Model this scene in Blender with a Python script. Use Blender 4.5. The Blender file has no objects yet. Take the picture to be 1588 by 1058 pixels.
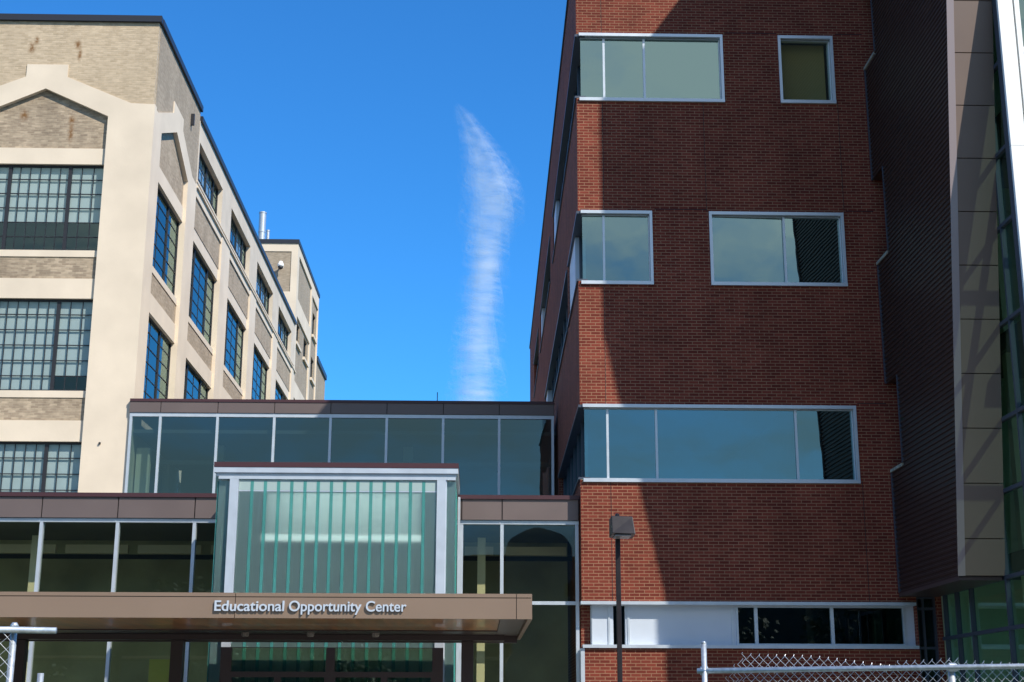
import bpy, bmesh, math, random
from mathutils import Vector, Matrix
R = math.radians
scene = bpy.context.scene
col = scene.collection
random.seed(7)

# ------------------------------------------------------------------ camera
cam_d = bpy.data.cameras.new("camera"); cam = bpy.data.objects.new("camera", cam_d); col.objects.link(cam)
cam_d.sensor_width = 36.0; cam_d.lens = 50.0; cam_d.clip_start = 0.1; cam_d.clip_end = 20000
PITCH, YAW, ROLL = R(14.73), R(-1.36), R(0.14)
fw = Vector((math.sin(-YAW)*math.cos(PITCH), math.cos(YAW)*math.cos(PITCH), math.sin(PITCH))).normalized()
rt0 = Vector((math.cos(YAW), math.sin(YAW), 0)); up0 = rt0.cross(fw)
rt = rt0*math.cos(ROLL)+up0*math.sin(ROLL); up = up0*math.cos(ROLL)-rt0*math.sin(ROLL)
M = Matrix(((rt.x, up.x, -fw.x, 0), (rt.y, up.y, -fw.y, 0), (rt.z, up.z, -fw.z, 1.6), (0, 0, 0, 1)))
cam.matrix_world = M
scene.camera = cam

# ------------------------------------------------------------------ sun, sky, exposure
SUNV = Vector((0.96, -1.0, 1.34)).normalized()
SUN_EL = math.asin(SUNV.z); SUN_AZ = math.atan2(SUNV.x, SUNV.y)
sd = bpy.data.lights.new("sun", 'SUN'); sd.energy = 5.0; sd.angle = R(0.53); sd.color = (1.0, 0.93, 0.82)
sun = bpy.data.objects.new("sun", sd); col.objects.link(sun)
sun.rotation_euler = SUNV.to_track_quat('Z', 'Y').to_euler(); sun.location = (40, -40, 60)

world = bpy.data.worlds.new("World"); scene.world = world; world.use_nodes = True
def build_world():
    nt = world.node_tree; N = nt.nodes; L = nt.links; N.clear()
    out = N.new('ShaderNodeOutputWorld'); bg = N.new('ShaderNodeBackground'); bg.inputs[1].default_value = 0.085
    sky = N.new('ShaderNodeTexSky'); sky.sky_type = 'NISHITA'; sky.sun_disc = False
    sky.sun_elevation = SUN_EL; sky.sun_rotation = SUN_AZ
    sky.air_density = 1.0; sky.dust_density = 0.15; sky.ozone_density = 3.0
    hsv = N.new('ShaderNodeVectorMath'); hsv.operation = 'MULTIPLY'; hsv.inputs[1].default_value = (.40, 1.36, 2.2)   # clear, deeply blue air
    L.new(sky.outputs[0], hsv.inputs[0])
    # cumulus on the street side of the sky (direction based, behind the photographer) 
    tc = N.new('ShaderNodeTexCoord'); sep = N.new('ShaderNodeSeparateXYZ'); L.new(tc.outputs['Generated'], sep.inputs[0])
    mp = N.new('ShaderNodeMapping'); mp.inputs['Scale'].default_value = (1, 1, 2.2); L.new(tc.outputs['Generated'], mp.inputs[0])
    no = N.new('ShaderNodeTexNoise'); no.inputs['Scale'].default_value = 4.5; no.inputs['Detail'].default_value = 9; no.inputs['Roughness'].default_value = .55
    L.new(mp.outputs[0], no.inputs['Vector'])
    def mr(a, b, c, d, src):
        m = N.new('ShaderNodeMapRange'); m.interpolation_type = 'SMOOTHSTEP'
        m.inputs[1].default_value = a; m.inputs[2].default_value = b; m.inputs[3].default_value = c; m.inputs[4].default_value = d
        L.new(src, m.inputs[0]); return m.outputs[0]
    def mul(a, b, op='MULTIPLY'):
        m = N.new('ShaderNodeMath'); m.operation = op
        for i, s in enumerate((a, b)):
            if isinstance(s, (int, float)): m.inputs[i].default_value = s
            else: L.new(s, m.inputs[i])
        return m.outputs[0]
    back = mr(.55, .85, 0, 1, mul(sep.outputs[1], -1.0))
    el = mr(.16, .50, .0, 1, sep.outputs[2])
    elup = mr(.48, .68, 1, 0, sep.outputs[2])
    cover = mul(mul(back, el), elup)
    thr = mul(no.outputs[0], mul(cover, .42), 'ADD')
    cl = mul(mr(.50, .86, 0, 1, thr), mr(0, .2, 0, 1, cover))
    hz = N.new('ShaderNodeMix'); hz.data_type = 'RGBA'     # pale haze low in the sky on the sun's side
    L.new(mul(mul(back, mr(.25, .6, 1, 0, sep.outputs[2])), mr(.35, .65, .62, .92, no.outputs[0])), hz.inputs[0]); L.new(hsv.outputs[0], hz.inputs[6]); hz.inputs[7].default_value = (2.5, 3.5, 3.7, 1)
    mix = N.new('ShaderNodeMix'); mix.data_type = 'RGBA'
    L.new(cl, mix.inputs[0]); L.new(hz.outputs[2], mix.inputs[6]); mix.inputs[7].default_value = (8.6, 9.2, 9.4, 1)
    L.new(mix.outputs[2], bg.inputs[0]); L.new(bg.outputs[0], out.inputs[0])
build_world()
vs = scene.view_settings; vs.view_transform = 'Standard'; vs.look = 'None'; vs.exposure = 0.2; vs.gamma = 1; vs.use_curve_mapping = False
scene.cycles.max_bounces = 10; scene.cycles.transparent_max_bounces = 32

# ------------------------------------------------------------------ helpers
class MB:
    """collects faces, then links them as ONE mesh object"""
    def __init__(s): s.v = []; s.f = []; s.m = []
    def quad(s, *pts, m=0):
        i = len(s.v); s.v += [tuple(p) for p in pts]; s.f.append(tuple(range(i, i+len(pts)))); s.m.append(m)
    def hexa(s, p, m=0):      # p: 8 points, bottom ring 0-3 then top ring 4-7
        i = len(s.v); s.v += [tuple(q) for q in p]
        for f in ((3,2,1,0),(4,5,6,7),(0,1,5,4),(1,2,6,5),(2,3,7,6),(3,0,4,7)):
            s.f.append(tuple(i+k for k in f)); s.m.append(m)
    def box(s, x0, x1, y0, y1, z0, z1, m=0):
        s.hexa([(x0,y0,z0),(x1,y0,z0),(x1,y1,z0),(x0,y1,z0),(x0,y0,z1),(x1,y0,z1),(x1,y1,z1),(x0,y1,z1)], m)
    def tube(s, pts, r, seg=6, m=0, cap=True):
        pts = [Vector(p) for p in pts]; rings = []
        for k, p in enumerate(pts):
            a = pts[max(k-1, 0)]; b = pts[min(k+1, len(pts)-1)]; t = (b-a).normalized()
            x = t.cross(Vector((0, 0, 1)));
            if x.length < .05: x = t.cross(Vector((0, 1, 0)))
            x.normalize(); y = t.cross(x)
            rr = r[k] if isinstance(r, (list, tuple)) else r
            i = len(s.v)
            for q in range(seg):
                an = 2*math.pi*q/seg; s.v.append(tuple(p + x*(rr*math.cos(an)) + y*(rr*math.sin(an))))
            rings.append(i)
        for a, b in zip(rings, rings[1:]):
            for q in range(seg):
                s.f.append((a+q, a+(q+1) % seg, b+(q+1) % seg, b+q)); s.m.append(m)
        if cap:
            s.f.append(tuple(rings[0]+q for q in range(seg))[::-1]); s.m.append(m)
            s.f.append(tuple(rings[-1]+q for q in range(seg))); s.m.append(m)
    def build(s, name, mats, parent=None, fix=True, bevel=0, smooth=False):
        me = bpy.data.meshes.new(name); me.from_pydata(s.v, [], s.f)
        if not isinstance(mats, (list, tuple)): mats = [mats]
        for m in mats: me.materials.append(m)
        if len(mats) > 1: me.polygons.foreach_set('material_index', s.m)
        if fix:
            bm = bmesh.new(); bm.from_mesh(me); bmesh.ops.remove_doubles(bm, verts=bm.verts, dist=1e-5)
            bmesh.ops.recalc_face_normals(bm, faces=bm.faces); bm.to_mesh(me); bm.free()
        if smooth: me.polygons.foreach_set('use_smooth', [True]*len(me.polygons))
        o = bpy.data.objects.new(name, me); col.objects.link(o)
        if parent: attach(o, parent)
        if bevel:
            b = o.modifiers.new('bevel', 'BEVEL'); b.width = bevel; b.segments = 2; b.limit_method = 'ANGLE'
        return o

def build_each(s, name, mats, parent=None, **kw):
    """one object per separate piece"""
    key = {}; par = []
    def find(a):
        while par[a] != a: par[a] = par[par[a]]; a = par[a]
        return a
    ids = []
    for v in s.v:
        k = (round(v[0], 4), round(v[1], 4), round(v[2], 4))
        if k not in key: key[k] = len(par); par.append(len(par))
        ids.append(key[k])
    for f in s.f:
        r = find(ids[f[0]])
        for i in f[1:]: par[find(ids[i])] = r
    grp = {}
    for f in s.f: grp.setdefault(find(ids[f[0]]), []).append(f)
    out = []
    for g in grp.values():
        m = MB()
        for f in g: m.quad(*[s.v[i] for i in f])
        out.append(m.build(name, mats, parent, **kw))
    return out

def attach(o, parent):
    o.parent = parent
    if parent.type == 'EMPTY': o.matrix_parent_inverse = Matrix.Translation(parent.location).inverted()
def thing(name, label, cat, loc=(0, 0, 0), group=None):
    o = bpy.data.objects.new(name, None); col.objects.link(o); o.location = loc; o.empty_display_size = .3
    o['label'] = label; o['category'] = cat
    if group: o['group'] = group
    return o
def tag(o, label, cat, group=None):
    o['label'] = label; o['category'] = cat
    if group: o['group'] = group
    return o

class Frame:
    """wall coordinates: u along the wall, d outwards, z up"""
    def __init__(s, o, u, n): s.o = Vector(o); s.u = Vector(u).normalized(); s.n = Vector(n).normalized()
    def p(s, u, d, z): return s.o + s.u*u + s.n*d + Vector((0, 0, z))
    def box(s, mb, u0, u1, d0, d1, z0, z1, m=0):
        P = s.p
        mb.hexa([P(u0,d0,z0),P(u1,d0,z0),P(u1,d1,z0),P(u0,d1,z0),P(u0,d0,z1),P(u1,d0,z1),P(u1,d1,z1),P(u0,d1,z1)], m)
    def prism(s, mb, poly, d0, d1, m=0):
        a = [s.p(u, d1, z) for u, z in poly]; b = [s.p(u, d0, z) for u, z in poly]
        i = len(mb.v); n = len(poly); mb.v += [tuple(q) for q in a+b]
        mb.f.append(tuple(range(i, i+n))); mb.m.append(m); mb.f.append(tuple(range(i+2*n-1, i+n-1, -1))); mb.m.append(m)
        for k in range(n):
            mb.f.append((i+k, i+(k+1) % n, i+n+(k+1) % n, i+n+k)); mb.m.append(m)
    def wall(s, mb, u0, u1, z0, z1, holes, d0, d1, m=0):
        """slab d0..d1 with rectangular openings"""
        us = sorted({u0, u1} | {min(max(h[0], u0), u1) for h in holes} | {min(max(h[1], u0), u1) for h in holes})
        zs = sorted({z0, z1} | {min(max(h[2], z0), z1) for h in holes} | {min(max(h[3], z0), z1) for h in holes})
        def solid(i, j):
            if i < 0 or j < 0 or i >= len(us)-1 or j >= len(zs)-1: return False
            cu = (us[i]+us[i+1])/2; cz = (zs[j]+zs[j+1])/2
            return not any(h[0] < cu < h[1] and h[2] < cz < h[3] for h in holes)
        P = s.p
        for i in range(len(us)-1):
            for j in range(len(zs)-1):
                if not solid(i, j): continue
                a, b, c, d = us[i], us[i+1], zs[j], zs[j+1]
                mb.quad(P(a,d1,c), P(b,d1,c), P(b,d1,d), P(a,d1,d), m=m)
                mb.quad(P(a,d0,c), P(a,d0,d), P(b,d0,d), P(b,d0,c), m=m)
                if not solid(i-1, j): mb.quad(P(a,d0,c), P(a,d1,c), P(a,d1,d), P(a,d0,d), m=m)
                if not solid(i+1, j): mb.quad(P(b,d0,c), P(b,d0,d), P(b,d1,d), P(b,d1,c), m=m)
                if not solid(i, j-1): mb.quad(P(a,d0,c), P(b,d0,c), P(b,d1,c), P(a,d1,c), m=m)
                if not solid(i, j+1): mb.quad(P(a,d0,d), P(a,d1,d), P(b,d1,d), P(b,d0,d), m=m)

FRONT = lambda y: Frame((0, y, 0), (1, 0, 0), (0, -1, 0))

# ------------------------------------------------------------------ materials
def mat(name, color, rough=.6, metal=0, spec=.5, noise=0, nscale=3, bump=0, bscale=60, stretch=(1, 1, 1), coat=0):
    m = bpy.data.materials.new(name); m.use_nodes = True; nt = m.node_tree; N = nt.nodes; L = nt.links
    b = N['Principled BSDF']; b.inputs['Base Color'].default_value = (*color, 1); b.inputs['Roughness'].default_value = rough
    b.inputs['Metallic'].default_value = metal; b.inputs['Specular IOR Level'].default_value = spec
    if coat: b.inputs['Coat Weight'].default_value = coat
    if noise or bump:
        tc = N.new('ShaderNodeTexCoord'); mp = N.new('ShaderNodeMapping'); mp.inputs['Scale'].default_value = stretch
        L.new(tc.outputs['Object'], mp.inputs[0])
    if noise:
        n = N.new('ShaderNodeTexNoise'); n.inputs['Scale'].default_value = nscale; n.inputs['Detail'].default_value = 6
        L.new(mp.outputs[0], n.inputs['Vector'])
        r = N.new('ShaderNodeMapRange'); r.inputs[1].default_value = .3; r.inputs[2].default_value = .7; r.inputs[3].default_value = 1-noise; r.inputs[4].default_value = 1+noise
        L.new(n.outputs[0], r.inputs[0])
        x = N.new('ShaderNodeVectorMath'); x.operation = 'SCALE'; x.inputs[0].default_value = color; L.new(r.outputs[0], x.inputs['Scale'])
        L.new(x.outputs[0], b.inputs['Base Color'])
        r2 = N.new('ShaderNodeMapRange'); r2.inputs[3].default_value = max(rough-.08, .02); r2.inputs[4].default_value = min(rough+.08, 1)
        L.new(n.outputs[0], r2.inputs[0]); L.new(r2.outputs[0], b.inputs['Roughness'])
    if bump:
        n2 = N.new('ShaderNodeTexNoise'); n2.inputs['Scale'].default_value = bscale; n2.inputs['Detail'].default_value = 4
        L.new(mp.outputs[0], n2.inputs['Vector'])
        bu = N.new('ShaderNodeBump'); bu.inputs['Strength'].default_value = bump; bu.inputs['Distance'].default_value = .01
        L.new(n2.outputs[0], bu.inputs['Height']); L.new(bu.outputs[0], b.inputs['Normal'])
    return m

def brick_mat(name, c1, c2, mortar, bw=.209, rh=.0672, ms=.009, streak=0, var=.3, stains=()):
    m = bpy.data.materials.new(name); m.use_nodes = True; nt = m.node_tree; N = nt.nodes; L = nt.links
    b = N['Principled BSDF']; b.inputs['Roughness'].default_value = .85; b.inputs['Specular IOR Level'].default_value = .2
    g = N.new('ShaderNodeNewGeometry'); sp = N.new('ShaderNodeSeparateXYZ'); L.new(g.outputs['Position'], sp.inputs[0])
    sn = N.new('ShaderNodeSeparateXYZ'); L.new(g.outputs['True Normal'], sn.inputs[0])
    ab = N.new('ShaderNodeMath'); ab.operation = 'ABSOLUTE'; L.new(sn.outputs[0], ab.inputs[0])
    gt = N.new('ShaderNodeMath'); gt.operation = 'GREATER_THAN'; L.new(ab.outputs[0], gt.inputs[0]); gt.inputs[1].default_value = .5
    mx = N.new('ShaderNodeMix'); L.new(gt.outputs[0], mx.inputs[0]); L.new(sp.outputs[0], mx.inputs[2]); L.new(sp.outputs[1], mx.inputs[3])
    cb = N.new('ShaderNodeCombineXYZ'); L.new(mx.outputs[0], cb.inputs[0]); L.new(sp.outputs[2], cb.inputs[1])
    br = N.new('ShaderNodeTexBrick'); L.new(cb.outputs[0], br.inputs['Vector'])
    br.inputs['Scale'].default_value = 1; br.inputs['Brick Width'].default_value = bw; br.inputs['Row Height'].default_value = rh
    br.inputs['Mortar Size'].default_value = ms; br.inputs['Mortar Smooth'].default_value = .15; br.inputs['Bias'].default_value = 0
    br.inputs['Color1'].default_value = (*c1, 1); br.inputs['Color2'].default_value = (*c2, 1); br.inputs['Mortar'].default_value = (*mortar, 1)
    n = N.new('ShaderNodeTexNoise'); n.inputs['Scale'].default_value = 1.1; n.inputs['Detail'].default_value = 7; n.inputs['Roughness'].default_value = .6
    mp = N.new('ShaderNodeMapping'); mp.inputs['Scale'].default_value = (1.1, .45, 1); L.new(cb.outputs[0], mp.inputs[0]); L.new(mp.outputs[0], n.inputs['Vector'])
    r = N.new('ShaderNodeMapRange'); r.inputs[1].default_value = .3; r.inputs[2].default_value = .7; r.inputs[3].default_value = 1-var*.5; r.inputs[4].default_value = 1+var*.5
    L.new(n.outputs[0], r.inputs[0]); fac = r.outputs[0]
    if streak:
        n3 = N.new('ShaderNodeTexNoise'); n3.inputs['Scale'].default_value = 1; n3.inputs['Detail'].default_value = 3
        mp3 = N.new('ShaderNodeMapping'); mp3.inputs['Scale'].default_value = (5, 15, 1); L.new(cb.outputs[0], mp3.inputs[0]); L.new(mp3.outputs[0], n3.inputs['Vector'])
        r3 = N.new('ShaderNodeMapRange'); r3.inputs[1].default_value = .3; r3.inputs[2].default_value = .7; r3.inputs[3].default_value = 1-streak; r3.inputs[4].default_value = 1+streak
        L.new(n3.outputs[0], r3.inputs[0]); mm = N.new('ShaderNodeMath'); mm.operation = 'MULTIPLY'; L.new(fac, mm.inputs[0]); L.new(r3.outputs[0], mm.inputs[1]); fac = mm.outputs[0]
    x = N.new('ShaderNodeVectorMath'); x.operation = 'SCALE'; L.new(br.outputs[0], x.inputs[0]); L.new(fac, x.inputs['Scale'])
    colr = x.outputs[0]
    for (sx, sz, w, h) in stains:      # rust runs with a shape of their own
        a = N.new('ShaderNodeVectorMath'); a.operation = 'SUBTRACT'; L.new(cb.outputs[0], a.inputs[0]); a.inputs[1].default_value = (sx, sz, 0)
        d = N.new('ShaderNodeVectorMath'); d.operation = 'DIVIDE'; L.new(a.outputs[0], d.inputs[0]); d.inputs[1].default_value = (w, h, 1)
        ln = N.new('ShaderNodeVectorMath'); ln.operation = 'LENGTH'; L.new(d.outputs[0], ln.inputs[0])
        sm = N.new('ShaderNodeMapRange'); sm.interpolation_type = 'SMOOTHSTEP'; sm.inputs[1].default_value = 0; sm.inputs[2].default_value = 1; sm.inputs[3].default_value = .95; sm.inputs[4].default_value = 0
        L.new(ln.outputs['Value'], sm.inputs[0])
        nn = N.new('ShaderNodeTexNoise'); nn.inputs['Scale'].default_value = 9; nn.inputs['Detail'].default_value = 5; L.new(cb.outputs[0], nn.inputs['Vector'])
        nr = N.new('ShaderNodeMapRange'); nr.inputs[1].default_value = .3; nr.inputs[2].default_value = .52; L.new(nn.outputs[0], nr.inputs[0])
        mu = N.new('ShaderNodeMath'); mu.operation = 'MULTIPLY'; L.new(sm.outputs[0], mu.inputs[0]); L.new(nr.outputs[0], mu.inputs[1])
        mc = N.new('ShaderNodeMix'); mc.data_type = 'RGBA'; L.new(mu.outputs[0], mc.inputs[0]); L.new(colr, mc.inputs[6]); mc.inputs[7].default_value = (.20, .095, .03, 1); colr = mc.outputs[2]
    L.new(colr, b.inputs['Base Color'])
    bu = N.new('ShaderNodeBump'); bu.inputs['Strength'].default_value = .5; bu.inputs['Distance'].default_value = .006; bu.invert = True
    L.new(br.outputs['Fac'], bu.inputs['Height']); L.new(bu.outputs[0], b.inputs['Normal'])
    return m

def glass_mat(name, trans, refl, r0=.3, wob=.002, rough=.01):
    """coated window glass: part mirror, part tinted see-through; slightly wavy"""
    m = bpy.data.materials.new(name); m.use_nodes = True; nt = m.node_tree; N = nt.nodes; L = nt.links; N.clear()
    out = N.new('ShaderNodeOutputMaterial'); t = N.new('ShaderNodeBsdfTransparent'); t.inputs[0].default_value = (*trans, 1)
    g = N.new('ShaderNodeBsdfGlossy'); g.inputs['Color'].default_value = (*refl, 1); g.inputs['Roughness'].default_value = rough
    lw = N.new('ShaderNodeLayerWeight'); lw.inputs[0].default_value = .5
    pw = N.new('ShaderNodeMath'); pw.operation = 'POWER'; pw.inputs[1].default_value = 4.0; L.new(lw.outputs['Facing'], pw.inputs[0])
    mr = N.new('ShaderNodeMapRange'); mr.inputs[1].default_value = 0; mr.inputs[2].default_value = 1; mr.inputs[3].default_value = r0; mr.inputs[4].default_value = 1
    L.new(pw.outputs[0], mr.inputs[0])
    mx = N.new('ShaderNodeMixShader'); L.new(mr.outputs[0], mx.inputs[0]); L.new(t.outputs[0], mx.inputs[1]); L.new(g.outputs[0], mx.inputs[2]); L.new(mx.outputs[0], out.inputs[0])
    tc = N.new('ShaderNodeTexCoord'); n = N.new('ShaderNodeTexNoise'); n.inputs['Scale'].default_value = .9; n.inputs['Detail'].default_value = 2; L.new(tc.outputs['Object'], n.inputs['Vector'])
    bu = N.new('ShaderNodeBump'); bu.inputs['Strength'].default_value = 1; bu.inputs['Distance'].default_value = wob; L.new(n.outputs[0], bu.inputs['Height']); L.new(bu.outputs[0], g.inputs['Normal'])
    return m

m_brick = brick_mat('red brick', (.215, .046, .029), (.13, .024, .016), (.31, .165, .10), ms=.0078, var=.42)
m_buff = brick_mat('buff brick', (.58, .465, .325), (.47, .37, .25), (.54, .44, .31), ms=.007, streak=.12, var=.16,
                   stains=((-13.42, 21.25, .12, .2), (-12.18, 21.12, .16, .24), (-13.55, 21.0, .16, .3), (-12.1, 20.8, .1, .35), (-13.6, 18.75, .18, .22), (-12.25, 18.7, .12, .2), (-12.2, 18.3, .1, .5)))
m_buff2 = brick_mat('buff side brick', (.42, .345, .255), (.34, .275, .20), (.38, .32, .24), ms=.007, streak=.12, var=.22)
m_old = brick_mat('weathered brick', (.47, .375, .265), (.31, .24, .17), (.40, .33, .24), ms=.006, streak=.18, var=.45,
                  stains=((-13.62, 18.85, .2, .25), (-12.2, 18.7, .14, .25), (-12.2, 18.3, .12, .45)))
m_side = brick_mat('tan spandrel brick', (.46, .375, .27), (.36, .285, .20), (.42, .34, .25), ms=.006, streak=.14, var=.25)
m_cream = mat('cream painted concrete', (.745, .64, .50), .8, spec=.2, noise=.07, nscale=.9, bump=.15, bscale=14)
m_cream2 = mat('bare cast concrete', (.66, .57, .455), .85, spec=.2, noise=.08, nscale=1.4, bump=.3, bscale=20)
m_coping = mat('dark coping metal', (.028, .032, .045), .4, metal=.2)
m_steel = mat('dark steel muntins', (.02, .021, .026), .5)
m_shade = mat('pale roller blind', (.50, .55, .56), .9, noise=.06, nscale=2)
m_alu = mat('brushed aluminium', (.62, .68, .74), .38, metal=.45, noise=.05, nscale=4)
m_bluealu = mat('blue grey aluminium', (.085, .10, .13), .4, metal=.4)
m_white = mat('white painted steel', (.86, .86, .83), .45, noise=.02)
m_wpanel = mat('pale grey metal panel', (.60, .66, .74), .42, metal=.15, noise=.03, nscale=1.2)
m_brown = mat('brown metal panel', (.175, .135, .125), .42, metal=.25, noise=.05, nscale=.9)
m_tan = mat('tan metal fascia', (.29, .205, .147), .42, metal=.25, noise=.04, nscale=.8)
m_burg = mat('burgundy coping', (.075, .032, .038), .4, metal=.15)
m_dkbrown = mat('dark brown steel', (.085, .06, .056), .4, metal=.2)
m_taupe = mat('taupe wall panel', (.19, .134, .108), .55, metal=0, noise=.05, nscale=.7)
m_corr = mat('corrugated brown metal', (.047, .024, .019), .5, metal=0, noise=.06, nscale=1.5)
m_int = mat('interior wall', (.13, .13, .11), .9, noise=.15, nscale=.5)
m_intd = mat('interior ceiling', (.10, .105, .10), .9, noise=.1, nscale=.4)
m_tanbeam = mat('interior tan soffit', (.78, .70, .52), .8)
m_galv = mat('galvanised steel', (.50, .54, .57), .42, metal=.6, noise=.18, nscale=30)
m_wire = mat('galvanised wire', (.68, .70, .72), .45, metal=.5)
m_black = mat('black fence screen', (.012, .012, .016), .8)
m_lamp = mat('dark bronze lamp paint', (.022, .018, .02), .4, metal=.3, noise=.15, nscale=6)
m_letter = mat('white cut letters', (.50, .56, .63), .4)
m_gasket = mat('dark joint gasket', (.02, .017, .018), .8)
m_yellow = mat('yellow lobby wall', (.6, .58, .16), .7)
m_roof = mat('roof membrane', (.2, .2, .2), .9)

m_teal = glass_mat('teal coated glass', (.30, .42, .40), (.57, .83, .83), .37, wob=.003)
m_lobbyg = glass_mat('lobby glass', (.74, .78, .66), (.72, .86, .86), .11, wob=.0008)
m_linkg = glass_mat('blue link glass', (.40, .52, .52), (.58, .76, .74), .25)
m_blueg = glass_mat('blue factory glass', (.84, .90, .89), (.60, .84, .82), .12, wob=.006)
m_grnglass = glass_mat('green tinted glass', (.66, .92, .76), (.5, .75, .72), .09)

def wood_mat():
    m = mat('glossy wood soffit', (.42, .19, .07), .34, coat=.15, noise=.35, nscale=1.2, stretch=(6, .6, 1)); return m
m_wood = wood_mat()

def channel_mat(name, tint, rough=.38):
    """cast channel glass: blurs what stands behind it, fine vertical ribs"""
    m = bpy.data.materials.new(name); m.use_nodes = True; nt = m.node_tree; N = nt.nodes; L = nt.links; N.clear()
    out = N.new('ShaderNodeOutputMaterial')
    rf = N.new('ShaderNodeBsdfRefraction'); rf.inputs['Color'].default_value = (*tint, 1); rf.inputs['Roughness'].default_value = rough; rf.inputs['IOR'].default_value = 1.3
    gl = N.new('ShaderNodeBsdfGlossy'); gl.inputs['Color'].default_value = (.75, .9, .88, 1); gl.inputs['Roughness'].default_value = .12
    df = N.new('ShaderNodeBsdfDiffuse'); df.inputs['Color'].default_value = (.30, .43, .41, 1)
    m1 = N.new('ShaderNodeMixShader'); m1.inputs[0].default_value = .16; L.new(rf.outputs[0], m1.inputs[1]); L.new(gl.outputs[0], m1.inputs[2])
    m2 = N.new('ShaderNodeMixShader'); m2.inputs[0].default_value = .2; L.new(m1.outputs[0], m2.inputs[1]); L.new(df.outputs[0], m2.inputs[2]); L.new(m2.outputs[0], out.inputs[0])
    tc = N.new('ShaderNodeTexCoord'); mp = N.new('ShaderNodeMapping'); mp.inputs['Scale'].default_value = (1, 1, .01); L.new(tc.outputs['Object'], mp.inputs[0])
    n = N.new('ShaderNodeTexNoise'); n.inputs['Scale'].default_value = 30; n.inputs['Detail'].default_value = 1; L.new(mp.outputs[0], n.inputs['Vector'])
    bu = N.new('ShaderNodeBump'); bu.inputs['Strength'].default_value = .6; bu.inputs['Distance'].default_value = .01; L.new(n.outputs[0], bu.inputs['Height'])
    L.new(bu.outputs[0], gl.inputs['Normal'])
    return m
m_channel = channel_mat('frosted channel glass', (.82, .90, .885))
m_fin = mat('teal glass edge', (.10, .36, .335), .25, noise=.1, nscale=2)
def see_through(m, f):
    nt = m.node_tree; b = nt.nodes['Principled BSDF']; o = nt.nodes['Material Output']; t = nt.nodes.new('ShaderNodeBsdfTransparent'); t.inputs[0].default_value = (.5, .85, .8, 1)
    x = nt.nodes.new('ShaderNodeMixShader'); x.inputs[0].default_value = f; nt.links.new(b.outputs[0], x.inputs[1]); nt.links.new(t.outputs[0], x.inputs[2]); nt.links.new(x.outputs[0], o.inputs[0])
see_through(m_fin, .45)

def emit(name, c, s):
    m = bpy.data.materials.new(name); m.use_nodes = True; b = m.node_tree.nodes['Principled BSDF']
    b.inputs['Emission Color'].default_value = (*c, 1); b.inputs['Emission Strength'].default_value = s; b.inputs['Base Color'].default_value = (*c, 1); return m
m_tubelight = emit('lit fluorescent tube', (.95, 1, .97), 1.1)

# ------------------------------------------------------------------ ground
def structure(o): o['kind'] = 'structure'; return o
def ground():
    g = MB(); g.quad((-6000, -6000, 0), (6000, -6000, 0), (6000, 6000, 0), (-6000, 6000, 0))
    structure(g.build('ground', mat('dry lawn', (.06, .075, .035), .95, noise=.3, nscale=.3), fix=False))
    g = MB(); g.box(-40, 40, 14, 29.5, .004, .12); structure(g.build('pavement', mat('pale pavement', (.22, .21, .19), .9, noise=.12, nscale=.8)))
    g = MB(); g.quad((-200, -22, .004), (200, -22, .004), (200, 2, .004), (-200, 2, .004)); structure(g.build('road', mat('asphalt', (.05, .05, .052), .9, noise=.2, nscale=5), fix=False))
ground()

# ------------------------------------------------------------------ windows
wrnd = random.Random(4)
def window(parent, F, u0, u1, z0, z1, mull=(), trans=(), fwid=.06, d=-.1, fd=.1, frame=None, glass=None, cap=0, mw=None, glassback=.05, skip_sides=(), tilt=None):
    """frame bars as one part, the glass of the window as its child"""
    mb = MB(); mw = mw or fwid
    F.box(mb, u0, u1, d, d+fd, z1-fwid, z1); F.box(mb, u0, u1, d, d+fd, z0, z0+fwid)
    if 'l' not in skip_sides: F.box(mb, u0, u0+fwid, d, d+fd-.002, z0+fwid, z1-fwid)
    if 'r' not in skip_sides: F.box(mb, u1-fwid, u1, d, d+fd-.002, z0+fwid, z1-fwid)
    for u in mull: F.box(mb, u-mw/2, u+mw/2, d, d+fd-.004, z0+fwid, z1-fwid)
    for z in trans: F.box(mb, u0+fwid, u1-fwid, d+.003, d+fd-.007, z-mw/2, z+mw/2)
    w = mb.build('window', frame or m_alu, parent)
    gd = d+fd-glassback
    us = [u0+.01]+[u for u in mull]+[u1-.01]
    for i, (a, b) in enumerate(zip(us, us[1:])):
        t = (tilt or {}).get(i, wrnd.uniform(-.25, .25)); dz = math.tan(R(t))*(b-a)/2; g = MB()
        g.quad(F.p(a, gd-dz, z0+.01), F.p(b, gd+dz, z0+.01), F.p(b, gd+dz, z1-.01), F.p(a, gd-dz, z1-.01))
        g.build('pane', glass or m_teal, w, fix=False)
    return w

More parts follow.
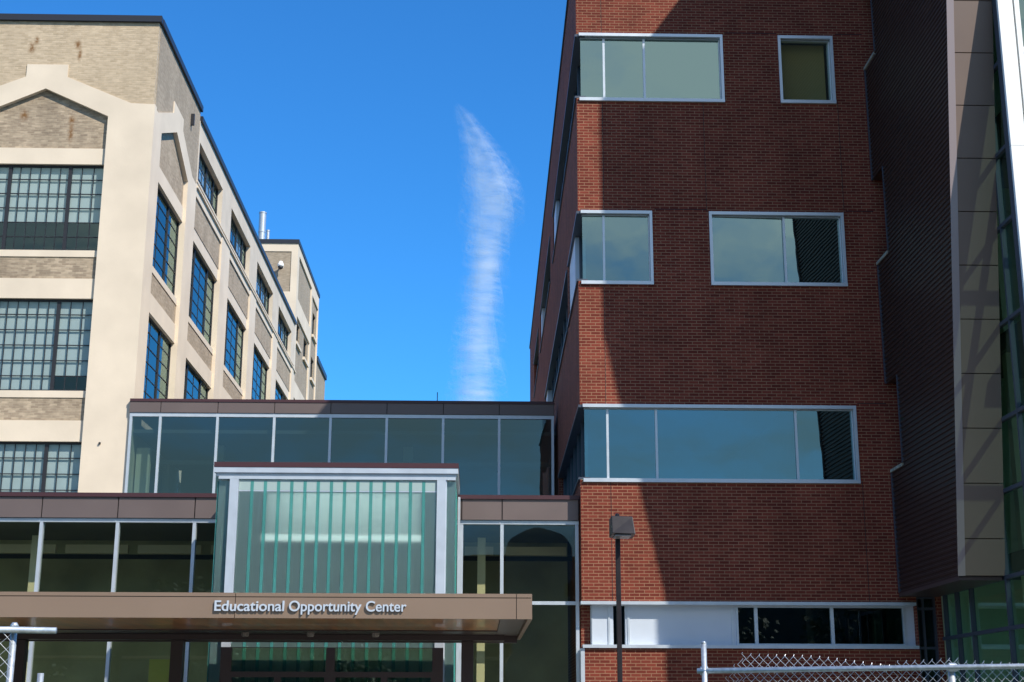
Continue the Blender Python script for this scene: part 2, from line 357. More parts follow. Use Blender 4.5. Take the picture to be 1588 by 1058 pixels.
# ================================================================== BRICK BUILDING
def brick_building():
    T = thing('brick_building', 'red brick building with silver framed ribbon windows, right of the sky', 'building', (2.15, 29.6, 0))
    F = FRONT(29.6); K = .009
    # side wall runs back from the corner
    S = Frame((2.15, 29.6, 0), (K, 1, 0), (-1, K, 0))
    TOP = 19.0
    fh = [(2.15-.5, 5.50, 15.07, 16.65), (6.77, 8.03, 15.07, 16.65), (2.15-.5, 3.79, 10.75, 12.37), (5.05, 8.04, 10.75, 12.37),
          (2.15-.5, 8.06, 6.39, 8.0), (2.15-.5, 9.06, 2.95, 3.84), (9.08, 9.5, .2, 4.0)]
    sh = [(-.5, 12.2, 15.07, 16.65), (14.2, 23.5, 15.07, 16.65), (-.5, 3.9, 10.75, 12.37), (4.3, 19.0, 10.75, 12.37), (21.0, 31.5, 10.75, 12.37),
          (-.5, 9.4, 6.39, 8.0), (25.6, 31.5, 15.07, 16.65)]
    mb = MB(); F.wall(mb, 2.15, 9.6, 0, TOP, fh, -.3, 0)
    mb.build('front_wall', m_brick, T)
    mb = MB(); S.wall(mb, .3, 38.0, 0, TOP, sh, -.3, 0)
    # corner return piece between the two walls (beside the corner glazing)
    mb.build('side_wall', m_brick, T)
    mb = MB()
    zs = [0, 2.95, 3.84, 6.39, 8.0, 10.75, 12.37, 15.07, 16.65, TOP]
    for a in range(0, len(zs), 2):
        P = S.p
        mb.quad(P(0,0,zs[a]), P(.3,0,zs[a]), P(.3,0,zs[a+1]), P(0,0,zs[a+1])); 
        mb.quad(P(0,0,zs[a]), P(.3,0,zs[a]), P(.3,-.3,zs[a])); mb.quad(P(0,0,zs[a+1]), P(.3,0,zs[a+1]), P(.3,-.3,zs[a+1]))
    build_each(mb, 'brick_corner', m_brick, T, fix=False)
    # back walls, roof, floors
    mb = MB(); mb.box(2.55, 10.88, 29.92, 67, 18.3, 18.6); build_each(mb, 'roof', m_roof, T)
    mb = MB()
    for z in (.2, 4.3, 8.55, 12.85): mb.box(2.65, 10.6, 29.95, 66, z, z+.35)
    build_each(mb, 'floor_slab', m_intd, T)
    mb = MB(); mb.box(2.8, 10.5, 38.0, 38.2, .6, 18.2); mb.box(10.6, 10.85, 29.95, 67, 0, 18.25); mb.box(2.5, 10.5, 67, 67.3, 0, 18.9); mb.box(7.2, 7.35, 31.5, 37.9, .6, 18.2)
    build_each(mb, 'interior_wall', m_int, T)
    mb = MB(); S.box(mb, 0, 38.05, -.34, .04, TOP, TOP+.09); F.box(mb, 2.2, 10.9, -.34, .04, TOP+.002, TOP+.092); build_each(mb, 'coping', m_coping, T)
    # soldier-course and control joints
    mb = MB()
    for x, z0, z1 in ((2.78, 3.84, 6.39), (2.7, 8.0, 10.75), (2.72, 12.37, 15.07), (2.72, 16.65, 19), (5.0, 12.37, 15.07), (8.1, 3.84, 6.39), (8.06, 12.37, 15.07)):
        F.box(mb, x, x+.012, 0, .0015, z0, z1)
    for z, u0, u1 in ((12.42, 3.85, 5.0), (12.42, 8.1, 8.72), (16.72, 8.1, 8.72), (8.06, 8.1, 8.72), (16.72, 5.55, 6.75)):
        F.box(mb, u0, u1, 0, .002, z, z+.018)
    build_each(mb, 'joint', m_gasket, T)
    # corner ribbon windows: front part with silver surround, and the glass that turns the corner
    def ribbon(x0, x1, z0, z1, mull, corner=True, tilt=None, glass=None):
        w = window(T, F, x0, x1, z0, z1, mull, (), .022, -.17, .11, glassback=.04, skip_sides=('l',) if corner else (), mw=.05, tilt=tilt, glass=glass)
        s = MB(); t = .06
        F.box(s, x0-(.03 if corner else t), x1+t, -.04, .035, z1, z1+t+.01); F.box(s, x0-(.03 if corner else t), x1+t, -.04, .05, z0-t-.015, z0)
        F.box(s, x1, x1+t, -.04, .033, z0, z1)
        if not corner: F.box(s, x0-t, x0, -.04, .033, z0, z1)
        s.build('surround', m_alu, w)
    ribbon(2.24, 5.44, 15.07, 16.6, (2.78, 3.70)); ribbon(6.83, 7.97, 15.07, 16.6, (), False, {0: -3.0}, glass_mat('clearer glass', (.85, .85, .7), (.57, .83, .83), .2))
    mb = MB(); F.box(mb, 6.9, 7.9, -.34, -.32, 15.1, 16.6); mb.build('olive_blind', mat('olive roller blind', (.40, .34, .17), .9), T)
    ribbon(2.24, 3.73, 10.75, 12.31, (2.72,)); ribbon(5.11, 7.98, 10.75, 12.31, (6.72,), False, {0: -1.8, 1: -2.0})
    ribbon(2.24, 8.0, 6.41, 7.94, (2.74, 3.78, 6.77), True, {2: -.25, 3: -1.5})
    for (a, b, z0, z1) in sh:
        a = max(a, .1)
        ms = []; u = a+1.5
        while u < b-.4: ms.append(u); u += 1.5
        w = window(T, S, a, b, z0, z1, ms, (), .05, -.22, .1, skip_sides=('l',) if a < .2 else (), mw=.05, frame=m_bluealu)
        s = MB(); S.box(s, 0 if a < .2 else a, b, -.2, .03, z1-.06, z1-.003); S.box(s, 0 if a < .2 else a, b, -.2, .04, z0+.003, z0+.05)
        s.build('surround', m_bluealu, w)
    # blue-white metal panels at some window ends on the side
    mb = MB()
    for a, b, z0, z1 in ((1.6, 3.85, 10.8, 12.3), (10.7, 12.1, 15.12, 16.58), (22.4, 23.4, 15.12, 16.58), (17.6, 18.9, 10.8, 12.3)):
        S.box(mb, a, b, -.19, -.03, z0, z1)
    build_each(mb, 'side_panel', m_wpanel, T)
    # ground floor strip: panels and dark windows
    mb = MB()
    for a, b in ((2.36, 2.69), (2.74, 2.80), (3.06, 3.15), (3.15, 4.92), (4.92, 5.0), (8.66, 9.28)):
        pass
    F.wall(mb, 2.36, 9.055, 2.99, 3.80, [(2.80, 3.06, 2.9, 3.95), (5.35, 8.85, 2.9, 3.95)], -.28, -.16)
    mb.quad(F.p(2.22, -.45, 2.99), F.p(2.36, -.28, 2.99), F.p(2.36, -.28, 3.8), F.p(2.22, -.45, 3.8))
    build_each(mb, 'strip_panel', m_wpanel, T)
    mb = MB()
    for u in (2.70, 3.10, 5.25): F.box(mb, u, u+.045, -.16, -.14, 2.99, 3.8)
    for u in (2.36, 3.12): F.box(mb, u, u+.02, -.16, -.152, 2.99, 3.8)
    build_each(mb, 'panel_trim', m_alu, T)
    window(T, F, 2.80, 3.06, 2.99, 3.80, (), (), .012, -.24, .06, glass=m_lobbyg)
    window(T, F, 5.35, 8.85, 2.99, 3.80, (5.76, 7.34), (), .04, -.2, .08, glass=m_lobbyg, mw=.07)
    window(T, F, 9.08, 9.5, .2, 4.0, (9.24,), (2.95, 3.75), .05, -.2, .1, frame=m_bluealu, glass=m_lobbyg)
    mb = MB(); F.box(mb, 2.13, 9.06, -.2, .05, 3.80, 3.865); F.box(mb, 2.16, 9.06, -.2, .06, 2.925, 2.99); F.box(mb, 2.12, 2.2, -.3, .01, .1, 2.92)
    build_each(mb, 'strip_ledge', m_alu, T)
    return T
brick_building()

# ================================================================== GLASS STAIR TOWER
def stair_tower():
    T = thing('stair_tower', 'stair tower with dark corrugated metal side, taupe front fin and slanting glass wall, far right', 'tower', (9.55, 23.7, 0))
    XT, XG, YB = 8.72, 9.55, 29.57
    def yf(z): return 25.76-.173*(z-4.05) if z < 18.0 else 23.35
    # corrugated skin in the plane x = XT, ribs horizontal, notched at the back edge
    notch = [(15.87, 17.75), (11.22, 13.15), (6.62, 8.5)]
    mb = MB(); z = 4.05; TOP = 23.4; pitch = .1; prof = ((0, 0), (.35, 0), (.5, .028), (.85, .028))
    zz = []
    while z < TOP-.01:
        for a, dx in prof: zz.append((z+a*pitch, dx))
        z += pitch
    zz.append((TOP, 0))
    def yback(zm):
        for a, b in notch:
            if a < zm < b: return 28.72
        return YB
    for (z0, d0), (z1, d1) in zip(zz, zz[1:]):
        yb = yback((z0+z1)/2)
        mb.quad((XT+d0, yf(z0), z0), (XT+d1, yf(z1), z1), (XT+d1, yb, z1), (XT+d0, yb, z0))
    mb.build('corrugated_cladding', m_corr, T, fix=False)
    # core behind the skin, built as slabs between notches
    mb = MB()
    lv = [4.06, 6.62, 8.5, 11.22, 13.15, 15.87, 17.75, 18.0, TOP]
    for a, b in zip(lv, lv[1:]):
        yb = yback((a+b)/2)
        mb.hexa([(XT+.04, yf(a)+.02, a), (XG-.06, yf(a)+.02, a), (XG-.06, yb-.003, a), (XT+.04, yb-.003, a), (XT+.04, yf(b)+.02, b), (XG-.06, yf(b)+.02, b), (XG-.06, yb-.003, b), (XT+.04, yb-.003, b)])
    build_each(mb, 'tower_core', m_corr, T, fix=False)
    # notch caps: pale flashing at the foot, dark lip at the top
    mb = MB()
    for a, b in notch: mb.box(XT-.02, XT+.3, 28.74, YB, a-.05, a+.01)
    build_each(mb, 'notch_flashing', mat('pale flashing', (.36, .34, .27), .7, noise=.3, nscale=8), T)
    mb = MB()
    for a, b in notch: mb.box(XT-.012, XT+.03, 28.69, 28.73, a+.015, b-.01)
    for a, b in ((4.06, 6.55), (8.5, 11.15), (13.15, 15.8)): mb.box(XT-.012, XT+.025, YB-.06, YB, a, b)
    build_each(mb, 'edge_trim', m_bluealu, T)
    # front fin panels, leaning out, joints every 0.98 m
    mb = MB(); js = [4.05]; z = 4.71
    while z < 17.9: js.append(z); z += .985
    js += [18.0, 19.0, 20, 21, 22, TOP]
    gp = .009
    for a, b in zip(js, js[1:]):
        a2, b2 = a+gp, b-gp
        ya, yb = yf(a2), yf(b2)
        mb.hexa([(XT-.02, ya-.02, a2), (XG, ya-.02, a2), (XG, ya+.015, a2), (XT-.02, ya+.015, a2), (XT-.02, yb-.02, b2), (XG, yb-.02, b2), (XG, yb+.015, b2), (XT-.02, yb+.015, b2)])
    build_each(mb, 'front_panel', m_taupe, T)
    mb = MB()   # corner trim strip at the fin's left edge
    for a, b in ((4.05, 18.0), (18.0, TOP)):
        ya, yb = yf(a+.001) if a >= 18 else yf(a), yf(b-.001) if b <= 18 else yf(b)
        mb.hexa([(XT-.035, ya-.03, a), (XT+.10, ya-.03, a), (XT+.10, ya-.021, a), (XT-.035, ya-.021, a), (XT-.035, yb-.03, b), (XT+.10, yb-.03, b), (XT+.10, yb-.021, b), (XT-.035, yb-.021, b)])
    build_each(mb, 'corner_trim', mat('mauve corner trim', (.36, .29, .29), .4, metal=.3), T)
    mb = MB(); mb.box(XT, XG-.04, 25.8, YB, 3.98, 4.048); mb.build('soffit', m_dkbrown, T)
    # side glass wall, plane x = XG
    G = Frame((XG, 0, 0), (0, 1, 0), (-1, 0, 0))
    ms = (24.5, 25.75, 27.7, 28.55, 29.3)
    tz = (1.6, 3.13, 4.03, 5.56, 6.84, 8.55, 10.3, 11.65, 13.3, 15.1, 17, 19, 21)
    w = MB()
    for u in ms: G.box(w, u-.03, u+.03, -.08, .01, .1, 22.9)
    for u0, u1 in zip((23.85,)+ms, ms+(29.55,)):
        for z in tz: G.box(w, u0+.03, u1-.03, -.076, .006, z-.035, z+.035)
    wo = w.build('side_mullions', m_bluealu, T)
    g = MB(); g.quad(G.p(23.8, -.06, .1), G.p(29.5, -.06, .1), G.p(29.5, -.06, 22.9), G.p(23.8, -.06, 22.9)); g.build('side_glass', m_grnglass, T, fix=False)
    mb = MB(); G.box(mb, 23.74, 23.9, -.14, .015, .1, 23.0); mb.build('blue_corner_post', m_bluealu, T)
    # front: white steel column, frame and teal glass
    mb = MB(); 
    zc = [.1, 2.6, 5.6, 8.6, 11.55, 14.6, 17.6, 20.6, 23.0]
    for a, b in zip(zc, zc[1:]): mb.box(XG-.002, XG+.27, 23.66, 23.735, a+.004, b-.004)
    build_each(mb, 'white_column', m_white, T)
    F = FRONT(23.7)
    w = MB(); F.box(w, XG+.30, XG+.39, -.06, .05, .1, 22.95)
    for u in (11.8, 13.6, 15.4): F.box(w, u-.04, u+.04, -.06, .03, .1, 22.95)
    for z in (2.6, 5.2, 7.9, 10.6, 13.45, 16.2, 18.9, 21.6): F.box(w, XG+.39, 16, -.055, .04, z-.045, z+.045)
    w.build('front_mullions', m_white, T)
    g = MB(); g.quad(F.p(XG+.28, -.03, .1), F.p(16, -.03, .1), F.p(16, -.03, 22.9), F.p(XG+.28, -.03, 22.9)); g.build('front_glass', glass_mat('clear teal glass', (.30, .36, .33), (.62, .84, .80), .3), T, fix=False)
    mb = MB()
    for z in (4.3, 8.55, 12.85, 17.1): mb.box(XG+.75, 16, 24.1, 29.2, z, z+.35)
    build_each(mb, 'landing', m_intd, T)
    mb = MB(); mb.box(12.4, 12.6, 24.2, 29.4, .2, 22.5); mb.box(XG+.06, 16, 29.62, 29.8, .2, 22.5); build_each(mb, 'inner_wall', mat('pale green inner wall', (.66, .74, .56), .85, noise=.1, nscale=.6), T)
    mb = MB()
    for y in (24.9, 27.0): mb.box(10.4, 10.62, y, y+.22, .2, 22.5)
    build_each(mb, 'inner_column', mat('pale inner column', (.66, .66, .52), .8), T)
    mb = MB(); mb.box(XG-.02, 16.1, 23.7, 30, 23.0, 23.35); mb.box(16, 16.2, 23.75, 30, .1, 22.98); build_each(mb, 'tower_roof', m_taupe, T)
stair_tower()

# ================================================================== CONCRETE AND BUFF BRICK BUILDING (left)
def old_building():
    T = thing('concrete_frame_building', 'cream concrete and buff brick factory building with gridded steel windows, left', 'building', (-9.73, 39.5, 0))
    F = FRONT(39.5); S = Frame((-9.73, 0, 0), (0, 1, 0), (1, 0, 0))
    rows = [(14.63, 17.30), (10.45, 13.17), (6.28, 8.99), (2.1, 4.82)]
    # front frame ring
    mb = MB()
    ring = [(-9.73, 0), (-9.73, 19.2), (-10.45, 19.23), (-12.40, 20.05), (-12.40, 20.45), (-13.63, 20.45), (-13.63, 20.05), (-15.57, 19.23), (-16.3, 19.2), (-16.3, 0),
            (-14.92, 0), (-14.92, 18.8), (-13.01, 19.67), (-11.10, 18.8), (-11.10, 0)]
    F.prism(mb, ring, -.25, 0)
    sring = [(39.75, 0), (39.75, 19.12), (39.95, 19.13), (42.0, 20.03), (42.0, 20.42), (43.45, 20.42), (43.45, 20.03), (45.27, 19.15), (46.05, 19.12), (46.05, 0),
             (44.65, 0), (44.65, 18.72), (42.6, 19.62), (40.55, 18.72), (40.55, 0)]
    S.prism(mb, sring, -.25, 0)
    bays = [(46.05, 51.2), (52.9, 58.15), (59.7, 65.1), (66.6, 72.1)]
    pr = MB()
    for a, b in ((51.2, 52.9), (58.15, 59.7), (65.1, 66.6), (72.1, 72.9)): S.box(pr, a, b, -.25, 0, 0, 19.12)
    build_each(pr, 'pier', m_cream, T)
    mb.build('concrete_frame', m_cream, T)
    # wall panels between the piers
    lint, br0, sill, brs = MB(), MB(), MB(), MB()
    def stack(FR, a, b, side):
        br = brs if side else br0
        for (s, h) in rows:
            top = h+.5 if h > 17 else h+.6
            FR.box(lint, a, b, -.3, -.10, h, top)
            FR.box(sill, a, b, -.3, -.105, s-.2, s)
        for i in range(len(rows)-1):
            FR.box(br, a, b, -.28, -.13, rows[i+1][1]+.6, rows[i][0]-.2)
        FR.box(br, a, b, -.28, -.13, 0, rows[3][0]-.2)
    stack(F, -14.92, -11.10, False)
    stack(S, 40.55, 44.65, True)
    for a, b in bays: stack(S, a, b, True); S.box(brs, a, b, -.28, -.08, 17.75, 18.8); S.box(lint, a, b, -.3, -.03, 18.8, 19.12)
    F.prism(br0, [(-14.92, 17.8), (-14.92, 18.8), (-13.01, 19.67), (-11.10, 18.8), (-11.10, 17.8)], -.24, -.14)
    S.prism(brs, [(40.55, 17.8), (40.55, 18.72), (42.6, 19.62), (44.65, 18.72), (44.65, 17.8)], -.24, -.14)
    build_each(lint, 'lintel', m_cream, T); build_each(sill, 'sill', m_cream, T); build_each(br0, 'brick_panel', m_old, T); build_each(brs, 'brick_panel', m_side, T)
    # upper brick of the corner pavilion
    up = MB()
    F.prism(up, [(-9.78, 19.2), (-9.78, 21.88), (-16.3, 21.88), (-16.3, 19.2), (-15.57, 19.23), (-13.63, 20.05), (-13.63, 20.3), (-12.4, 20.3), (-12.4, 20.05), (-10.45, 19.23)], -.2, -.03)
    up.build('pavilion_brick', m_buff, T)
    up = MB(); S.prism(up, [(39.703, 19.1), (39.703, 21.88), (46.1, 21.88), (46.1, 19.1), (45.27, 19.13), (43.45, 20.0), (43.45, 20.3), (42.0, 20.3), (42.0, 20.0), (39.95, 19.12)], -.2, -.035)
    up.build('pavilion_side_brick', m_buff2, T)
    cp = MB(); F.box(cp, -16.35, -9.70, -.2, .06, 21.88, 22.08); S.box(cp, 39.7, 46.15, -.25, .045, 21.88, 22.082); build_each(cp, 'pavilion_coping', m_coping, T)
    # attic storey along the side
    at = MB(); top_w = [(46.3, 50.9), (52.9, 57.7), (59.7, 64.7), (66.7, 71.6)]
    S.wall(at, 46.12, 72.9, 19.12, 21.55, [(a, b, 19.42, 20.82) for a, b in top_w], -.3, -.03)
    at.build('attic_wall', m_cream2, T)
    sc = MB(); S.box(sc, 46.12, 73.6, -.05, .04, 19.08, 19.15); S.box(sc, 46.12, 72.9, -.03, .0, 19.3, 19.36); build_each(sc, 'string_course', m_cream, T)
    cp = MB(); S.box(cp, 46.16, 72.9, -.35, .05, 21.55, 21.74); cp.build('roof_coping', m_coping, T)
    # windows: steel sash, pane, blind
    def sash(FR, a, b, z0, z1, secs, cols, nrow, blind=None, dd=-.27, glass=None):
        mb = MB(); w = b-a; bd = [a, *[a+w*s for s in secs], b]
        FR.box(mb, a, b, dd, dd+.07, z1-.06, z1); FR.box(mb, a, b, dd, dd+.07, z0, z0+.05)
        for u in bd: FR.box(mb, max(u-.05, a), min(u+.05, b), dd, dd+.066, z0+.05, z1-.06)
        h = (z1-z0)/nrow
        for k in range(1, nrow):
            for u0, u1 in zip(bd, bd[1:]): FR.box(mb, u0+.05, u1-.05, dd+.015, dd+.045, z0+k*h-.013, z0+k*h+.013)
        for (u0, u1), c in zip(zip(bd, bd[1:]), cols):
            for k in range(1, c):
                u = u0+(u1-u0)*k/c; FR.box(mb, u-.011, u+.011, dd+.018, dd+.042, z0+.05, z1-.06)
        wo = mb.build('window', m_steel, T)
        g = MB(); n0 = len(bd)-1
        g.quad(FR.p(a, dd+.028, z0), FR.p(b, dd+.028, z0), FR.p(b, dd+.028, z1), FR.p(a, dd+.028, z1)); g.build('pane', glass or m_blueg, wo, fix=False)
        if blind:
            bl = MB()
            for (u0, u1, zb) in blind: FR.box(bl, u0, u1, dd-.035, dd-.022, zb, z1)
            bl.build('blind', m_shade, wo)
    SEC = (.27, .73)
    sash(F, -14.92, -11.10, 14.63, 17.30, SEC, (3, 6, 3), 6, [(-14.9, -11.12, 15.52)])
    sash(F, -14.92, -11.10, 10.45, 13.17, SEC, (3, 6, 3), 6, [(-14.9, -12.15, 10.47), (-12.15, -11.12, 10.9)])
    sash(F, -14.92, -11.10, 6.28, 8.99, SEC, (3, 6, 3), 6, [(-14.9, -12.2, 6.3), (-12.1, -11.12, 7.0)])
    sash(F, -14.92, -11.10, 2.1, 4.82, SEC, (3, 6, 3), 6)
    for i, (a, b) in enumerate([(40.55, 44.65)]+bays):
        for r, (s, h) in enumerate(rows):
            bl = [(a+.05, b-.05, s+(.45, .1, .1, .3)[(r+i) % 4])]
            sash(S, a, b, s, h, SEC if i else (.62,), (1, 2, 1) if i else (2, 1), 6, None)
    for i, (a, b) in enumerate(top_w): sash(S, a, b, 19.42, 20.82, (.2, .5, .8), (1, 2, 2, 1), 3, [(a+(b-a)*.22, a+(b-a)*.78, 19.9)] if i % 2 == 0 else [(a+(b-a)*.5, a+(b-a)*.9, 19.7)])
    # inside: floors, back wall, roof
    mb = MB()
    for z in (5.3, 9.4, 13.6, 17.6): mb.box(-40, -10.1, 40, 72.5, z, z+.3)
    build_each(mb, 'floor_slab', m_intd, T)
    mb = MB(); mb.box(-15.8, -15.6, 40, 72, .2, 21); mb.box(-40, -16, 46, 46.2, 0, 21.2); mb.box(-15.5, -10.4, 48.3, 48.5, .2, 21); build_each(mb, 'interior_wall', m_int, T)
    mb = MB(); mb.box(-40, -9.99, 39.8, 46.0, 21.5, 21.7); mb.box(-40, -10.05, 46.0, 72.9, 21.2, 21.45); build_each(mb, 'roof', m_roof, T)
    # continuation of the street front outside the picture
    mb = MB(); F.wall(mb, -40, -16.3, 0, 21.4, [(-22-7*k, -17.6-7*k, s, h) for k in range(3) for s, h in rows], -.25, -.1); mb.build('front_wall', m_cream, T)
    # small lamp bracket on the pavilion side
    mb = MB(); S.box(mb, 44.6, 44.7, -.03, .08, 20.75, 21.15); mb.build('wall_light', m_steel, T)
    mb = MB(); F.box(mb, -10.62, -10.57, 0, .05, 8.9, 8.95); mb.build('anchor_bolt', m_steel, T)
    # ---- stair penthouse block at the far end
    B = thing('penthouse_block', 'taller cream framed brick block with dark coping behind the long factory roof', 'building', (-9.77, 72.9, 0))
    P = FRONT(72.92); Q = Frame((-9.77, 0, 0), (0, 1, 0), (1, 0, 0))
    mb = MB()
    P.wall(mb, -15, -9.77, 19, 26.1, [(-11.95, -10.12, 23.4, 25.65)], -.3, 0)
    Q.wall(mb, 73.22, 83.3, 0, 26.1, [(73.6, 79.6, 23.2, 25.6), (73.6, 79.5, 18.7, 22.25), (80.0, 83.1, 18.0, 25.3), (73.6, 79.5, 2, 17.8)], -.3, 0)
    mb.build('concrete_frame', m_cream, B)
    mb = MB(); P.box(mb, -11.95, -10.12, -.25, -.04, 23.4, 25.65); mb.build('front_brick', m_buff2, B)
    mb = MB()
    Q.box(mb, 73.6, 79.6, -.25, -.08, 23.2, 25.6); Q.wall(mb, 73.6, 79.5, 18.7, 22.25, [(73.9, 75.5, 20.9, 22.1), (77.4, 79.0, 20.9, 22.1)], -.25, -.08)
    Q.wall(mb, 80.0, 83.1, 18.0, 25.3, [(81.1, 82.5, 23.2, 24.6), (81.1, 82.5, 20.6, 21.9)], -.25, -.08); Q.box(mb, 73.6, 79.5, -.25, -.08, 2, 17.8)
    build_each(mb, 'side_brick', m_buff2, B)
    for a, b, z0, z1 in ((73.9, 75.5, 20.9, 22.1), (77.4, 79.0, 20.9, 22.1), (81.1, 82.5, 23.2, 24.6), (81.1, 82.5, 20.6, 21.9)):
        window(B, Q, a, b, z0, z1, ((a+b)/2,), (), .05, -.22, .06, frame=m_steel, glass=m_blueg)
    mb = MB()
    for a, b, z0 in ((73.7, 75.7, 20.9), (77.2, 79.2, 20.9), (80.9, 82.7, 23.2), (80.9, 82.7, 20.6)): Q.box(mb, a, b, -.08, .04, z0-.16, z0)
    Q.box(mb, 80.0, 83.1, -.08, .05, 18.4, 18.55)
    build_each(mb, 'sill', m_cream, B)
    mb = MB(); P.box(mb, -15, -9.72, -.3, .05, 26.1, 26.32); Q.box(mb, 73.22, 83.36, -.3, .05, 26.102, 26.322); build_each(mb, 'coping', m_coping, B)
    mb = MB(); mb.box(-15, -10.0, 73.2, 83.2, 25.7, 25.95); mb.box(-15.2, -15, 72.9, 83.3, 0, 26); mb.box(-15, -10.1, 83.1, 83.29, 0, 26); build_each(mb, 'roof', m_roof, B)
    C = thing('rear_wing', 'low buff brick wing end showing past the penthouse block', 'building', (-9.8, 84, 0))
    mb = MB(); mb.box(-15, -9.8, 83.4, 88.5, 0, 22.2); mb.box(-15, -9.9, 88.5, 95, 0, 20.2); build_each(mb, 'wall', m_buff2, C)
    mb = MB(); mb.box(-15, -9.7, 83.4, 88.6, 22.2, 22.5); mb.box(-15, -9.8, 88.6, 95.1, 20.2, 20.5); build_each(mb, 'coping', m_coping, C)
old_building()

def roof_things():
    for x, y, r, z0, z1, lab in ((-12.42, 77.0, .20, 25.9, 29.3, 'wide silver metal flue standing above the penthouse coping, left one of the pair'),
                            (-12.10, 77.2, .09, 25.9, 28.3, 'thin silver metal flue just right of the wide one above the penthouse coping')):
        T = thing('flue_pipe', lab, 'flue', (x, y, z0), 'metal flues on the factory roof')
        mb = MB(); mb.tube([(x, y, z0), (x, y, z1)], r, 20); p = mb.build('pipe', m_galv, T)
        mb = MB()
        for z in (z1-.06, z1-1.2, z1-2.4): mb.tube([(x, y, z), (x, y, z+.07)], r+.02, 20)
        build_each(mb, 'band', m_galv, T)
    T = thing('security_camera', 'small white security camera on the brick panel of the penthouse block', 'camera', (-10.55, 72.9, 24.6))
    x, z = -10.62, 24.75
    mb = MB(); mb.tube([(x, 72.96, z+.1), (x, 72.72, z+.1)], .05, 8); mb.box(x-.1, x+.1, 72.94, 72.96, z-.02, z+.2); mb.build('bracket', m_white, T)
    mb = MB(); mb.tube([(x, 72.62, z+.2), (x, 72.55, z-.0), (x, 72.53, z-.1)], [.1, .17, .16], 14); h = mb.build('housing', m_white, T, smooth=True)
    mb = MB(); mb.tube([(x, 72.53, z-.101), (x, 72.52, z-.2), (x, 72.52, z-.26)], [.14, .11, .03], 14); mb.build('dome_lens', m_steel, T, smooth=True)
    T = thing('roof_antenna', 'thin antenna rod on the roof edge of the glass link', 'antenna', (-1.2, 40.2, 10.1))
    mb = MB(); mb.tube([(-1.2, 40.2, 9.9), (-1.2, 40.2, 10.62)], .012, 6); mb.build('rod', m_steel, T)
    mb = MB(); mb.tube([(-1.2, 40.2, 9.86), (-1.2, 40.2, 9.98)], .05, 10); mb.build('base', m_steel, T)
roof_things()

# ================================================================== GLASS LINK (upper, set back)
def link():
    T = thing('glass_link', 'upper glazed link with brown fascia set back between the factory and the brick building', 'building', (-3.8, 39.3, 0))
    F = FRONT(39.43); x0, x1 = -9.80, 2.13
    ms = [-8.94, -7.34, -5.75, -4.17, -2.59, -1.0, .58]
    w = MB(); F.box(w, x0, x1, -.12, .015, 9.69, 9.79); F.box(w, x0, x1, -.12, .02, 5.6, 5.68)
    for m in [x0+.04]+ms+[x1-.04]: F.box(w, m-.035, m+.035, -.1, .012, 5.68, 9.69)
    wo = w.build('window_frame', m_alu, T)
    e = [x0]+ms+[x1]
    for a, b in zip(e, e[1:]):
        g = MB(); g.quad(F.p(a+.02, -.04, 5.6), F.p(b-.02, -.04, 5.6), F.p(b-.02, -.04, 9.7), F.p(a+.02, -.04, 9.7)); g.build('pane', m_linkg, wo, fix=False)
    mb = MB(); e = [x0-.02]+ms+[x1]
    for a, b in zip(e, e[1:]): F.box(mb, a+.01, b-.01, -.1, .04, 9.80, 10.11)
    build_each(mb, 'fascia_panel', m_brown, T); mb = MB(); F.box(mb, x0, x1, -.15, .025, 9.795, 10.10); mb.build('fascia_joint', m_gasket, T)
    mb = MB(); F.box(mb, x0-.01, x1+.02, -.25, .06, 10.11, 10.19); build_each(mb, 'coping', m_burg, T)
    mb = MB(); mb.box(-9.7, x1, 39.6, 46, 9.8, 9.98); build_each(mb, 'roof', m_roof, T)
    mb = MB(); mb.box(-9.7, 2.2, 39.4, 46, 5.1, 5.55); mb.box(-9.7, 2.2, 39.6, 46, 9.25, 9.35); build_each(mb, 'floor_slab', m_intd, T)
    mb = MB(); F.box(mb, -9.6, 2.1, -6.6, -6.4, 5.55, 9.7)
    build_each(mb, 'interior_wall', mat('link inner wall', (.22, .27, .26), .9, noise=.2, nscale=.4), T)
    mb = MB()
    for x in (-7.72, -2.2): mb.box(x, x+.28, 41.2, 41.48, 5.6, 9.2)
    mb.box(-9.68, -9.3, 40.0, 40.2, 5.6, 8.9); build_each(mb, 'inner_column', m_tanbeam, T)
    mb = MB(); mb.box(-9.6, 2.1, 40.4, 40.5, 8.5, 8.62); mb.box(-9.6, 2.1, 39.9, 40.0, 6.3, 6.34); build_each(mb, 'handrail', m_int, T)
link()

